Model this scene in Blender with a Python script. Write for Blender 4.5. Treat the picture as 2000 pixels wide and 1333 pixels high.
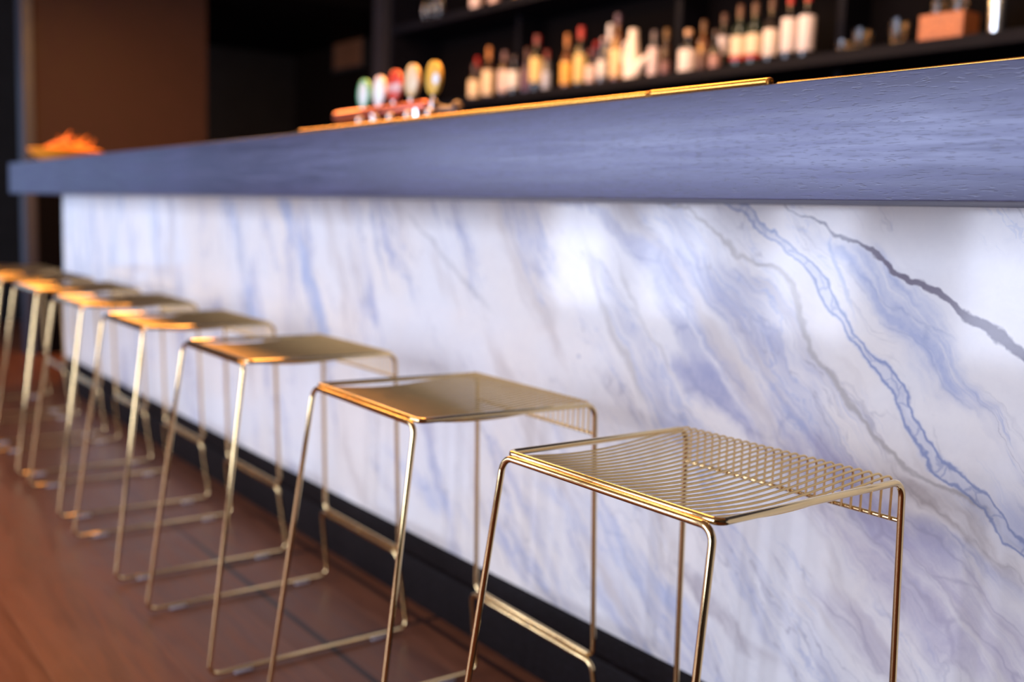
import bpy, bmesh, math, random
from mathutils import Vector, Matrix
random.seed(7)
for o in list(bpy.data.objects):
    bpy.data.objects.remove(o)
S = bpy.context.scene
COL = S.collection
PI = math.pi

# ------------------------------------------------------------ camera
cam_d = bpy.data.cameras.new('camera')
cam = bpy.data.objects.new('camera', cam_d)
COL.objects.link(cam)
R_ = Vector((0.59691437, 0.80156177, 0.03452501))
U_ = Vector((-0.11650455, 0.04402286, 0.99221403))
F_ = Vector((-0.79380094, 0.59628913, -0.11966347))
cam.matrix_world = Matrix(((R_.x, U_.x, -F_.x, 0), (R_.y, U_.y, -F_.y, 0), (R_.z, U_.z, -F_.z, 1.1108), (0, 0, 0, 1)))
cam_d.sensor_width = 36.0
cam_d.lens = 36.0
cam_d.clip_start = 0.05
cam_d.dof.use_dof = True
cam_d.dof.focus_distance = 1.40
cam_d.dof.aperture_fstop = 1.95
S.camera = cam

# ------------------------------------------------------------ colour management, world
S.view_settings.view_transform = 'Standard'
S.view_settings.look = 'None'
S.view_settings.gamma = 1
S.view_settings.use_curve_mapping = False
S.view_settings.exposure = 0.16
S.cycles.max_bounces = 8
S.cycles.glossy_bounces = 6
S.cycles.caustics_reflective = False
S.cycles.caustics_refractive = False
S.cycles.sample_clamp_indirect = 6.0
W = bpy.data.worlds.new('world')
S.world = W
W.use_nodes = True
W.node_tree.nodes['Background'].inputs[0].default_value = (0.35, 0.5, 1.0, 1)
W.node_tree.nodes['Background'].inputs[1].default_value = 0.6

# ------------------------------------------------------------ lights: windows of the front wall, warm lamps over the bar, added ceiling fill
def area(name, loc, target, sx, sy, power, col, spread=PI):
    d = bpy.data.lights.new(name, 'AREA')
    d.shape = 'RECTANGLE'; d.size = sx; d.size_y = sy
    d.energy = power; d.color = col; d.spread = spread
    o = bpy.data.objects.new(name, d); COL.objects.link(o)
    o.location = loc
    o.rotation_euler = (Vector(target) - Vector(loc)).to_track_quat('-Z', 'Y').to_euler()
    return o
WIN_Y = -3.5
WINDOWS = [(-7.7, 0.9), (-6.4, 0.9), (-4.95, 0.9), (-3.1, 1.3), (-1.3, 1.1)]     # centre x, width
for cx, w in WINDOWS:
    area('window_daylight', (cx, WIN_Y - 0.12, 1.55), (cx, 0, 1.55), w, 2.6, 100 * w, (0.73, 0.80, 1.0))
area('side_window_daylight', (-10.42, 0.2, 1.35), (0, 0.2, 1.35), 1.5, 2.1, 6, (0.55, 0.75, 1.0))
for i, lx in enumerate((-6.3, -5.1, -3.9, -2.7)):
    area('ceiling_lamp_light', (lx, 2.05, 2.72), (lx, 1.95, 0), 1.0, 0.9, 52, (1.0, 0.47, 0.13))
area('ceiling_fill_light', (-3.6, 2.3, 2.45), (-3.6, 2.6, 3.0), 6.5, 0.15, 70, (1.0, 0.60, 0.28))  # added warm fill without a fixture, so the seats mirror a golden ceiling
for lx in (-5.6, -4.2, -2.8, -1.6):
    area('shelf_lamp_light', (lx, 2.9, 2.85), (lx, 3.95, 1.9), 0.25, 0.15, 7.5, (1.0, 0.70, 0.48))

# ------------------------------------------------------------ node helpers
class G:
    def __init__(s, mat):
        s.t = mat.node_tree; s.n = s.t.nodes; s.l = s.t.links
        s.n.clear()
        s.out = s.n.new('ShaderNodeOutputMaterial')
        s.b = s.n.new('ShaderNodeBsdfPrincipled')
        s.l.new(s.b.outputs[0], s.out.inputs[0])
    def put(s, sock, v):
        if isinstance(v, bpy.types.NodeSocket): s.l.new(v, sock)
        elif isinstance(v, (tuple, list)) and len(v) == 3 and sock.type == 'RGBA': sock.default_value = (*v, 1)
        else: sock.default_value = v
    def m(s, op, a, b=None, c=None, clamp=False):
        n = s.n.new('ShaderNodeMath'); n.operation = op; n.use_clamp = clamp
        s.put(n.inputs[0], a)
        if b is not None: s.put(n.inputs[1], b)
        if c is not None: s.put(n.inputs[2], c)
        return n.outputs[0]
    def mix(s, f, a, b, mode='MIX'):
        n = s.n.new('ShaderNodeMix'); n.data_type = 'RGBA'; n.blend_type = mode
        s.put(n.inputs[0], f); s.put(n.inputs[6], a); s.put(n.inputs[7], b)
        return n.outputs[2]
    def mr(s, v, a, b, c=0.0, d=1.0, smooth=True):
        n = s.n.new('ShaderNodeMapRange'); n.interpolation_type = 'SMOOTHSTEP' if smooth else 'LINEAR'
        s.put(n.inputs[0], v); s.put(n.inputs[1], a); s.put(n.inputs[2], b); s.put(n.inputs[3], c); s.put(n.inputs[4], d)
        return n.outputs[0]
    def obj(s):
        return s.n.new('ShaderNodeTexCoord').outputs['Object']
    def sep(s, v):
        n = s.n.new('ShaderNodeSeparateXYZ'); s.l.new(v, n.inputs[0]); return n.outputs
    def com(s, x, y, z):
        n = s.n.new('ShaderNodeCombineXYZ')
        for i, v in enumerate((x, y, z)): s.put(n.inputs[i], v)
        return n.outputs[0]
    def noise(s, vec, scale, detail=3.0, rough=0.5, dist=0.0):
        n = s.n.new('ShaderNodeTexNoise')
        s.l.new(vec, n.inputs['Vector'])
        n.inputs['Scale'].default_value = scale; n.inputs['Detail'].default_value = detail
        n.inputs['Roughness'].default_value = rough; n.inputs['Distortion'].default_value = dist
        return n.outputs[0]
    def curve(s, v, pts):
        n = s.n.new('ShaderNodeFloatCurve')
        s.put(n.inputs[1], v)
        c = n.mapping.curves[0]
        pts = sorted(pts)
        c.points[0].location = pts[0]; c.points[1].location = pts[-1]
        for p in pts[1:-1]: c.points.new(*p)
        n.mapping.extend = 'EXTRAPOLATED'
        n.mapping.update()
        return n.outputs[0]
    def bump(s, h, strength, dist):
        n = s.n.new('ShaderNodeBump'); s.put(n.inputs['Height'], h)
        n.inputs['Strength'].default_value = strength; n.inputs['Distance'].default_value = dist
        s.l.new(n.outputs[0], s.b.inputs['Normal'])

def mat(name, col, rough=0.5, metal=0.0, **kw):
    m = bpy.data.materials.new(name); m.use_nodes = True
    g = G(m)
    g.b.inputs['Base Color'].default_value = (*col, 1)
    g.b.inputs['Metallic'].default_value = metal
    v = kw.pop('vary', 0.06)
    n = g.noise(g.obj(), kw.pop('scale', 9.0), 3)
    g.put(g.b.inputs['Roughness'], g.mr(n, 0.3, 0.7, max(0.0, rough - v * 0.5), rough + v * 0.5))
    c2 = tuple(min(1, c * (1 + v)) for c in col)
    g.put(g.b.inputs['Base Color'], g.mix(g.mr(n, 0.35, 0.65), col, c2))
    for k, x in kw.items(): g.b.inputs[k].default_value = x
    return m

# ---- brass
M_brass = mat('polished_brass', (0.84, 0.62, 0.31), 0.10, 1.0, vary=0.04, scale=30)
M_wire = mat('satin_brass_wire', (0.86, 0.60, 0.26), 0.34, 1.0, vary=0.04, scale=30)
M_brass2 = mat('brass_strip', (0.80, 0.40, 0.08), 0.25, 1.0)
M_pad = mat('clear_plastic_glide', (0.75, 0.72, 0.78), 0.25, vary=0.02)

# ---- marble: veins run as curves across the slab, with drifting blue-grey clouds
def marble():
    m = bpy.data.materials.new('veined_marble'); m.use_nodes = True
    g = G(m)
    co = g.obj(); x, y, z = g.sep(co)
    x = g.m('SUBTRACT', x, 2.5)          # slab coordinates measured from the room's origin
    p = g.com(x, 0.0, z)
    def warp(scale, amt, off):
        n = g.n.new('ShaderNodeTexNoise')
        a = g.n.new('ShaderNodeVectorMath'); a.operation = 'ADD'
        g.l.new(p, a.inputs[0]); a.inputs[1].default_value = off
        g.l.new(a.outputs[0], n.inputs['Vector']); n.inputs['Scale'].default_value = scale
        n.inputs['Detail'].default_value = 4
        s = g.n.new('ShaderNodeVectorMath'); s.operation = 'SUBTRACT'
        g.l.new(n.outputs[1], s.inputs[0]); s.inputs[1].default_value = (0.5, 0.5, 0.5)
        q = g.n.new('ShaderNodeVectorMath'); q.operation = 'SCALE'
        g.l.new(s.outputs[0], q.inputs[0]); q.inputs['Scale'].default_value = amt
        return q.outputs[0]
    def add(a, b):
        q = g.n.new('ShaderNodeVectorMath'); q.operation = 'ADD'
        g.l.new(a, q.inputs[0]); g.l.new(b, q.inputs[1]); return q.outputs[0]
    w1 = add(p, warp(5.0, 0.10, (3, 1, 2)))
    w2 = add(add(w1, warp(18.0, 0.030, (9, 4, 7))), warp(60.0, 0.008, (5, 8, 1)))
    wx, _, wz = g.sep(w2)
    # sheared frame: s stays constant along the veining, which leans more to the right of the slab
    lean = g.mr(x, -4.2, -1.3, 0.12, 0.95)
    s_ = g.m('ADD', wx, g.m('MULTIPLY', g.m('SUBTRACT', wz, 0.7), lean))
    fl = g.com(g.m('MULTIPLY', s_, 3.2), 0.0, g.m('MULTIPLY', wz, 1.1))
    fl2 = g.com(g.m('MULTIPLY', s_, 9.0), 4.0, g.m('MULTIPLY', wz, 2.2))
    n1 = g.noise(fl, 1.6, 5, 0.6, 0.4)
    n2 = g.noise(fl2, 1.3, 6, 0.65, 0.8)
    n3 = g.noise(w1, 2.3, 3, 0.5)
    fine = g.noise(w2, 40, 5, 0.7)
    col = g.mix(g.mr(n3, 0.35, 0.65), (0.90, 0.82, 0.74), (0.87, 0.84, 0.82))
    cloud = g.m('MULTIPLY', g.mr(n1, 0.50, 0.68), g.mr(n2, 0.36, 0.62, 0.25, 1.0))
    col = g.mix(g.m('MULTIPLY', cloud, 0.85), col, (0.45, 0.46, 0.59))
    warmc = g.m('MULTIPLY', g.mr(g.noise(fl2, 0.7, 4, 0.6), 0.54, 0.70), 0.6)
    col = g.mix(warmc, col, (0.62, 0.53, 0.47))
    # thin threads
    ridge = g.m('ABSOLUTE', g.m('SUBTRACT', g.noise(fl, 2.4, 4, 0.55, 0.6), 0.5))
    th = g.m('MULTIPLY', g.mr(ridge, 0.0, 0.012, 1.0, 0.0), g.mr(n1, 0.42, 0.6))
    col = g.mix(g.m('MULTIPLY', th, 0.55), col, (0.40, 0.37, 0.40))
    ridge2 = g.m('ABSOLUTE', g.m('SUBTRACT', g.noise(fl2, 1.1, 5, 0.6, 1.2), 0.5))
    th2 = g.m('MULTIPLY', g.mr(ridge2, 0.0, 0.02, 1.0, 0.0), g.mr(n1, 0.46, 0.6))
    col = g.mix(g.m('MULTIPLY', th2, 0.5), col, (0.36, 0.42, 0.62))
    # named veins: (points (x,z) top to bottom, half width, colour, strength, kind)
    V = [
        ([(-1.90, 1.17), (-1.66, 1.10), (-1.572, 1.05), (-1.505, 0.985), (-1.441, 0.90), (-1.38, 0.845), (-1.30, 0.76)], 0.075, (0.40, 0.41, 0.56), 0.7, 'patch'),
        ([(-1.52, 1.10), (-1.43, 1.02), (-1.362, 0.971), (-1.256, 0.902), (-1.17, 0.84)], 0.065, (0.42, 0.43, 0.58), 0.8, 'patch'),
        ([(-1.46, 0.86), (-1.348, 0.80), (-1.242, 0.745), (-1.121, 0.694), (-0.991, 0.65), (-0.847, 0.60), (-0.728, 0.55)], 0.17, (0.36, 0.37, 0.53), 0.9, 'patch'),
        ([(-1.10, 1.11), (-1.004, 1.035), (-0.942, 0.965), (-0.90, 0.905), (-0.86, 0.85), (-0.80, 0.80)], 0.075, (0.40, 0.45, 0.64), 0.9, 'patch'),
        ([(-0.80, 0.72), (-0.72, 0.66), (-0.62, 0.6)], 0.10, (0.42, 0.48, 0.72), 0.6, 'patch'),
        ([(-3.93, 1.16), (-3.84, 1.05), (-3.774, 0.96), (-3.70, 0.8), (-3.60, 0.6)], 0.075, (0.42, 0.52, 0.74), 0.55, 'patch'),
        ([(-3.42, 1.16), (-3.359, 1.10), (-3.232, 0.957), (-3.11, 0.792), (-2.98, 0.6)], 0.07, (0.40, 0.50, 0.73), 0.75, 'patch'),
        ([(-5.35, 1.16), (-5.42, 0.95), (-5.5, 0.75)], 0.09, (0.45, 0.52, 0.70), 0.5, 'patch'),
        ([(-2.76, 1.16), (-2.70, 1.0), (-2.62, 0.85)], 0.02, (0.42, 0.46, 0.60), 0.6, 'line'),
        ([(-2.62, 1.14), (-2.473, 1.067), (-2.30, 0.975), (-2.20, 0.93), (-2.08, 0.86)], 0.022, (0.50, 0.47, 0.46), 0.55, 'line'),
        ([(-1.90, 0.50), (-1.70, 0.42), (-1.50, 0.34), (-1.35, 0.28)], 0.16, (0.50, 0.56, 0.74), 0.6, 'patch'),
        ([(-2.60, 0.42), (-2.40, 0.34), (-2.2, 0.26)], 0.16, (0.46, 0.52, 0.72), 0.6, 'patch'),
        ([(-1.76, 1.06), (-1.72, 0.99), (-1.685, 0.90), (-1.62, 0.82), (-1.52, 0.71)], 0.018, (0.50, 0.45, 0.42), 0.6, 'line'),
        ([(-1.64, 1.03), (-1.60, 0.95), (-1.58, 0.90), (-1.50, 0.83), (-1.42, 0.77)], 0.011, (0.48, 0.43, 0.40), 0.6, 'line'),
        ([(-1.70, 0.80), (-1.64, 0.75), (-1.56, 0.70), (-1.50, 0.66)], 0.05, (0.42, 0.38, 0.43), 0.6, 'patch'),
        ([(-1.50, 0.44), (-1.40, 0.395), (-1.342, 0.363), (-1.246, 0.322), (-1.11, 0.28)], 0.075, (0.44, 0.38, 0.40), 0.8, 'patch'),
        ([(-1.62, 0.60), (-1.50, 0.50), (-1.44, 0.40)], 0.05, (0.56, 0.46, 0.38), 0.5, 'patch'),
        ([(-1.52, 1.16), (-1.40, 1.119), (-1.305, 1.063), (-1.204, 1.012), (-1.175, 0.97), (-1.162, 0.922), (-1.091, 0.857), (-1.023, 0.796), (-0.942, 0.750), (-0.82, 0.69), (-0.70, 0.62)], 0.014, (0.46, 0.41, 0.37), 0.8, 'line'),
        ([(-1.36, 1.16), (-1.26, 1.113), (-1.174, 1.06), (-1.114, 1.0), (-1.089, 0.957), (-1.034, 0.915), (-0.989, 0.863), (-0.937, 0.811), (-0.877, 0.75), (-0.813, 0.70), (-0.734, 0.645), (-0.64, 0.58)], 0.016, (0.26, 0.31, 0.50), 0.9, 'chain'),
        ([(-1.15, 0.75), (-1.05, 0.66), (-0.93, 0.57), (-0.80, 0.48), (-0.66, 0.38)], 0.20, (0.50, 0.44, 0.54), 0.75, 'patch'),
        ([(-1.00, 0.76), (-0.90, 0.70), (-0.78, 0.63), (-0.66, 0.56)], 0.045, (0.50, 0.42, 0.38), 0.7, 'patch'),
        ([(-1.06, 0.50), (-0.98, 0.42), (-0.88, 0.33)], 0.10, (0.48, 0.42, 0.50), 0.6, 'patch'),
        ([(-1.10, 1.12), (-1.085, 1.06), (-1.07, 1.0), (-1.05, 0.95)], 0.007, (0.38, 0.44, 0.62), 0.7, 'line'),
        ([(-1.24, 1.16), (-1.14, 1.125), (-1.049, 1.085), (-0.968, 1.048), (-0.892, 1.012), (-0.822, 0.975), (-0.755, 0.935), (-0.62, 0.85)], 0.024, (0.18, 0.15, 0.19), 0.95, 'dark'),
    ]
    X0, X1 = -8.0, 2.0
    ve = g.n.new('ShaderNodeTexVoronoi'); ve.feature = 'DISTANCE_TO_EDGE'; ve.inputs['Scale'].default_value = 20
    g.l.new(w2, ve.inputs['Vector'])
    scrib = g.mr(ve.outputs[0], 0.0, 0.055, 1.0, 0.0)
    ve2 = g.n.new('ShaderNodeTexVoronoi'); ve2.feature = 'DISTANCE_TO_EDGE'; ve2.inputs['Scale'].default_value = 11
    g.l.new(g.com(s_, 0.0, g.m('MULTIPLY', wz, 0.75)), ve2.inputs['Vector'])
    scrib2 = g.mr(ve2.outputs[0], 0.0, 0.055, 1.0, 0.0)
    zz = g.m('DIVIDE', wz, 1.2)
    for pts, hw, c, st, kind in V:
        cx = g.curve(zz, [(b / 1.2, (a - X0) / (X1 - X0)) for a, b in pts])
        cx = g.m('MULTIPLY_ADD', cx, X1 - X0, X0)
        d = g.m('ABSOLUTE', g.m('SUBTRACT', wx, cx))
        z0, z1 = pts[-1][1], pts[0][1]
        ends = g.m('MULTIPLY', g.mr(wz, z0, z0 + 0.06), g.mr(wz, z1 - 0.05, z1, 1.0, 0.0) if z1 < 1.15 else 1.0)
        if kind == 'patch':
            f = g.mr(d, hw * 0.35, hw, 1.0, 0.0)
            f = g.m('MULTIPLY', f, g.mr(n2, 0.34, 0.60, 0.15, 1.0))
            f = g.m('MULTIPLY', f, g.mr(fine, 0.25, 0.75, 0.70, 1.0))
            col = g.mix(g.m('MULTIPLY', g.m('MULTIPLY', g.m('MULTIPLY', f, scrib2), ends), 0.6), col, tuple(q * 0.6 for q in c))
            f = g.m('MULTIPLY', f, 1.05)
        elif kind == 'line':
            f = g.m('MULTIPLY', g.mr(d, hw * 0.2, hw, 1.0, 0.0), g.mr(n2, 0.3, 0.6, 0.45, 1.0))
        elif kind == 'chain':
            ed = g.m('ABSOLUTE', g.m('SUBTRACT', d, g.mr(n3, 0.3, 0.7, hw * 0.5, hw * 1.2)))
            f = g.m('MAXIMUM', g.mr(ed, 0.001, 0.006, 1.0, 0.0), g.m('MULTIPLY', g.m('MULTIPLY', scrib, g.mr(d, hw * 0.9, hw * 1.2, 1.0, 0.0)), 0.6))
            col = g.mix(g.m('MULTIPLY', g.m('MULTIPLY', g.mr(d, hw * 0.8, hw * 1.5, 1.0, 0.0), ends), 0.35), col, (0.48, 0.53, 0.70))
        else:
            w = g.mr(wx, -1.25, -0.75, 0.005, hw)
            f = g.mr(d, g.m('MULTIPLY', w, 0.5), w, 1.0, 0.0)
        f = g.m('MULTIPLY', g.m('MULTIPLY', f, ends), st, clamp=True)
        col = g.mix(f, col, c)
    # small specks
    vo = g.n.new('ShaderNodeTexVoronoi'); g.l.new(w1, vo.inputs['Vector']); vo.inputs['Scale'].default_value = 6
    sp = g.m('MULTIPLY', g.mr(vo.outputs[0], 0.02, 0.045, 1.0, 0.0), 0.5)
    col = g.mix(sp, col, (0.28, 0.30, 0.45))
    col = g.mix(g.mr(fine, 0.2, 0.8, 0.0, 0.12), col, (0.5, 0.48, 0.55))
    g.put(g.b.inputs['Base Color'], col)
    g.b.inputs['Roughness'].default_value = 0.10
    g.b.inputs['Specular IOR Level'].default_value = 0.35
    return m
M_marble = marble()

# ---- wood
def wood(name, c1, c2, rough, grain=(3, 60, 60), pore=(0.02, 0.015, 0.02), spec=0.5, bump=0.2, coat=0.0):
    m = bpy.data.materials.new(name); m.use_nodes = True
    g = G(m); x, y, z = g.sep(g.obj())
    v = g.com(g.m('MULTIPLY', x, grain[0]), g.m('MULTIPLY', y, grain[1]), g.m('MULTIPLY', z, grain[2]))
    a = g.noise(v, 1.0, 5, 0.6, 0.5)
    v2 = g.com(g.m('MULTIPLY', x, grain[0] * 16), g.m('MULTIPLY', y, grain[1] * 6), g.m('MULTIPLY', z, grain[2] * 6))
    b = g.noise(v2, 1.0, 2, 0.5)
    big = g.noise(g.obj(), 2.2, 2)
    col = g.mix(g.mr(a, 0.3, 0.7), c1, c2)
    col = g.mix(g.mr(big, 0.35, 0.65, 0, 0.5), col, tuple(q * 0.75 for q in c1))
    pr = g.mr(b, 0.57, 0.66)
    col = g.mix(g.m('MULTIPLY', pr, 0.8), col, pore)
    g.put(g.b.inputs['Base Color'], g.mix(g.mr(g.noise(v2, 0.45, 3, 0.6), 0.35, 0.65, 0, 0.45), col, tuple(q * 0.5 for q in c1)))
    g.put(g.b.inputs['Roughness'], g.mr(a, 0.3, 0.7, rough - 0.05, rough + 0.08))
    g.b.inputs['Specular IOR Level'].default_value = spec
    g.b.inputs['Coat Weight'].default_value = coat
    g.b.inputs['Coat Roughness'].default_value = rough
    g.bump(g.m('SUBTRACT', g.m('MULTIPLY', a, 0.4), pr), bump, 0.0006)
    return m
M_top = wood('sky_tinted_oak_counter', (0.024, 0.025, 0.068), (0.046, 0.046, 0.120), 0.40, spec=1.0, coat=0.0)  # reflected blue daylight put into the base colour; wood itself is dark brown
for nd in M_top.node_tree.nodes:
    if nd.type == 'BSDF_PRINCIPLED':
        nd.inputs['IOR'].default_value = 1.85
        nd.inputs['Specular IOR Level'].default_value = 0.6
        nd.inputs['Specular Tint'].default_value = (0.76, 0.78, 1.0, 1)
M_skirt = wood('dark_skirting_wood', (0.007, 0.004, 0.004), (0.012, 0.007, 0.006), 0.55, spec=0.08, bump=0.1)
M_cab = mat('black_cabinet', (0.003, 0.0022, 0.0025), 0.7, vary=0.1, **{'Specular IOR Level': 0.03})
M_shelf = mat('black_shelf_lacquer', (0.004, 0.004, 0.007), 0.5, vary=0.1, **{'Specular IOR Level': 0.06})

def floor_mat():
    m = bpy.data.materials.new('floor_boards'); m.use_nodes = True
    g = G(m); x, y, z = g.sep(g.obj())
    row = g.m('FLOOR', g.m('DIVIDE', g.m('SUBTRACT', y, -0.006), 0.27))
    fy = g.m('FRACT', g.m('DIVIDE', g.m('SUBTRACT', y, -0.006), 0.27))
    off = g.m('FRACT', g.m('MULTIPLY', g.m('SINE', g.m('MULTIPLY', row, 12.9898)), 43758.5))
    xs = g.m('DIVIDE', g.m('ADD', x, g.m('MULTIPLY', off, 2.1)), 2.1)
    pl = g.m('FLOOR', xs); fx = g.m('FRACT', xs)
    wn = g.n.new('ShaderNodeTexWhiteNoise'); wn.noise_dimensions = '2D'
    g.l.new(g.com(row, pl, 0.0), wn.inputs['Vector'])
    rnd = wn.outputs[0]
    v = g.com(g.m('MULTIPLY', x, 2.0), g.m('ADD', g.m('MULTIPLY', y, 22.0), g.m('MULTIPLY', rnd, 37.0)), 0.0)
    gr = g.noise(v, 1.0, 5, 0.6, 1.6)
    fig = g.noise(g.com(g.m('MULTIPLY', x, 1.6), g.m('ADD', g.m('MULTIPLY', y, 7.0), g.m('MULTIPLY', rnd, 17.0)), 0.0), 1.0, 3, 0.5, 2.5)
    col = g.mix(g.mr(gr, 0.3, 0.7), (0.145, 0.045, 0.020), (0.235, 0.078, 0.034))
    col = g.mix(g.mr(fig, 0.35, 0.65, 0.0, 0.5), col, (0.225, 0.083, 0.042))
    col = g.mix(g.m('MULTIPLY', rnd, 0.35), col, (0.070, 0.026, 0.016))
    sy = g.m('ABSOLUTE', g.m('SUBTRACT', fy, 0.5))
    seam = g.mr(sy, 0.492, 0.499)
    sx = g.mr(g.m('ABSOLUTE', g.m('SUBTRACT', fx, 0.5)), 0.498, 0.4995)
    sm = g.m('MAXIMUM', seam, sx)
    col = g.mix(g.m('MULTIPLY', sm, 0.35), col, (0.33, 0.16, 0.08))
    # dark inlaid joints of the border course beside the bar
    def line(v, c, w): return g.mr(g.m('ABSOLUTE', g.m('SUBTRACT', v, c)), w * 0.5, w, 1.0, 0.0)
    inb = g.mr(y, 1.150, 1.152)
    cross = g.m('MULTIPLY', g.mr(g.m('ABSOLUTE', g.m('SUBTRACT', g.m('FRACT', g.m('DIVIDE', g.m('ADD', x, 2.294 + 7.0), 0.70)), 0.5)), 0.482, 0.490), inb)
    dk = g.m('MAXIMUM', g.m('MAXIMUM', line(y, 1.160, 0.012), line(y, 1.452, 0.012)), cross)
    dk = g.m('MULTIPLY', dk, g.mr(x, -3.6, -3.0, 0.3, 1.0))
    col = g.mix(g.m('MULTIPLY', dk, 0.9), col, (0.022, 0.012, 0.012))
    g.put(g.b.inputs['Base Color'], col)
    g.put(g.b.inputs['Roughness'], g.mr(gr, 0.3, 0.7, 0.30, 0.42))
    g.b.inputs['Specular IOR Level'].default_value = 0.15
    g.bump(g.m('SUBTRACT', g.m('MULTIPLY', gr, 0.3), g.m('MAXIMUM', sm, dk)), 0.25, 0.0008)
    return m
M_floor = floor_mat()
M_wallbrown = mat('brown_plaster', (0.038, 0.016, 0.011), 0.65, vary=0.12, **{'Specular IOR Level': 0.2})
M_walldark = mat('dark_wall_paint', (0.006, 0.003, 0.002), 0.8, vary=0.15, **{'Specular IOR Level': 0.05})
M_wallgrey = mat('grey_wall_paint', (0.04, 0.033, 0.03), 0.6, vary=0.1)
M_trim = mat('grey_blue_metal_trim', (0.03, 0.03, 0.045), 0.5, vary=0.05)
M_ceil = mat('ceiling_paint', (0.34, 0.22, 0.12), 0.7)
M_panel = mat('brown_board', (0.15, 0.055, 0.022), 0.5)
M_black = mat('black_paint', (0.012, 0.010, 0.010), 0.5)

# ------------------------------------------------------------ mesh helpers
def link(name, bm, m, parent=None, smooth=True):
    bmesh.ops.recalc_face_normals(bm, faces=bm.faces)
    me = bpy.data.meshes.new(name); bm.to_mesh(me); bm.free()
    if smooth:
        me.polygons.foreach_set('use_smooth', [True] * len(me.polygons))
        me.set_sharp_from_angle(angle=math.radians(38))
    me.materials.append(m)
    o = bpy.data.objects.new(name, me); COL.objects.link(o)
    if parent: o.parent = parent
    return o
def empty(name, loc=(0, 0, 0), rz=0.0):
    o = bpy.data.objects.new(name, None); COL.objects.link(o)
    o.location = loc; o.rotation_euler = (0, 0, rz); o.empty_display_size = 0.1
    return o
def tag(o, label, cat, group=None):
    o['label'] = label; o['category'] = cat
    if group: o['group'] = group
    return o
def box(bm, x0, x1, y0, y1, z0, z1, bev=0.0):
    r = bmesh.ops.create_cube(bm, size=1.0)
    vs = r['verts']
    for v in vs:
        v.co = Vector(((x0 + x1) / 2 + v.co.x * (x1 - x0), (y0 + y1) / 2 + v.co.y * (y1 - y0), (z0 + z1) / 2 + v.co.z * (z1 - z0)))
    if bev:
        es = list({e for v in vs for e in v.link_edges})
        bmesh.ops.bevel(bm, geom=es, offset=bev, segments=2, profile=0.5, affect='EDGES')
    return bm
def fillet(pts, rad, n=7):
    P = [Vector(p) for p in pts]; out = [P[0]]
    for i in range(1, len(P) - 1):
        r = rad[i] if isinstance(rad, (list, tuple)) else rad
        if r <= 0: out.append(P[i]); continue
        a = (P[i - 1] - P[i]).normalized(); b = (P[i + 1] - P[i]).normalized()
        ang = a.angle(b)
        if ang > PI - 0.02: out.append(P[i]); continue
        t = r / math.tan(ang / 2)
        c = P[i] + (a + b).normalized() * (r / math.sin(ang / 2))
        s = P[i] + a * t - c; e = P[i] + b * t - c
        tot = s.angle(e); ax = s.cross(e).normalized()
        for k in range(n + 1):
            out.append(c + Matrix.Rotation(tot * k / n, 3, ax) @ s)
    out.append(P[-1])
    return out
def tube(bm, pts, r, seg=12, caps=True):
    P = [Vector(p) for p in pts]
    q = [P[0]]
    for p in P[1:]:
        if (p - q[-1]).length > 1e-5: q.append(p)
    P = q; n = len(P)
    T = []
    for i in range(n):
        d = Vector((0, 0, 0))
        if i > 0: d += (P[i] - P[i - 1]).normalized()
        if i < n - 1: d += (P[i + 1] - P[i]).normalized()
        T.append(d.normalized())
    u = T[0].cross(Vector((0, 0, 1)))
    if u.length < 1e-3: u = T[0].cross(Vector((1, 0, 0)))
    u.normalize(); rings = []
    for i in range(n):
        if i:
            ax = T[i - 1].cross(T[i])
            if ax.length > 1e-7: u = Matrix.Rotation(T[i - 1].angle(T[i]), 3, ax.normalized()) @ u
        v = T[i].cross(u).normalized(); u = v.cross(T[i]).normalized()
        rr = r[i] if isinstance(r, (list, tuple)) else r
        rings.append([bm.verts.new(P[i] + (u * math.cos(2 * PI * k / seg) + v * math.sin(2 * PI * k / seg)) * rr) for k in range(seg)])
    for a, b in zip(rings, rings[1:]):
        for k in range(seg): bm.faces.new((a[k], a[(k + 1) % seg], b[(k + 1) % seg], b[k]))
    if caps:
        bm.faces.new(rings[0][::-1]); bm.faces.new(rings[-1])
    return bm
def lathe(bm, prof, seg=24, c=(0, 0, 0), a0=0.0, a1=2 * PI):
    full = abs(a1 - a0 - 2 * PI) < 1e-6
    cnt = seg if full else seg + 1
    rings = []
    for r, z in prof:
        if r < 1e-6: rings.append([bm.verts.new((c[0], c[1], c[2] + z))] * cnt)
        else: rings.append([bm.verts.new((c[0] + r * math.cos(a0 + (a1 - a0) * k / seg), c[1] + r * math.sin(a0 + (a1 - a0) * k / seg), c[2] + z)) for k in range(cnt)])
    for a, b in zip(rings, rings[1:]):
        for k in range(seg):
            k2 = (k + 1) % seg if full else k + 1
            f = []
            for v in (a[k], a[k2], b[k2], b[k]):
                if v not in f: f.append(v)
            if len(f) > 2:
                try: bm.faces.new(f)
                except ValueError: pass
    return bm

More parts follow.
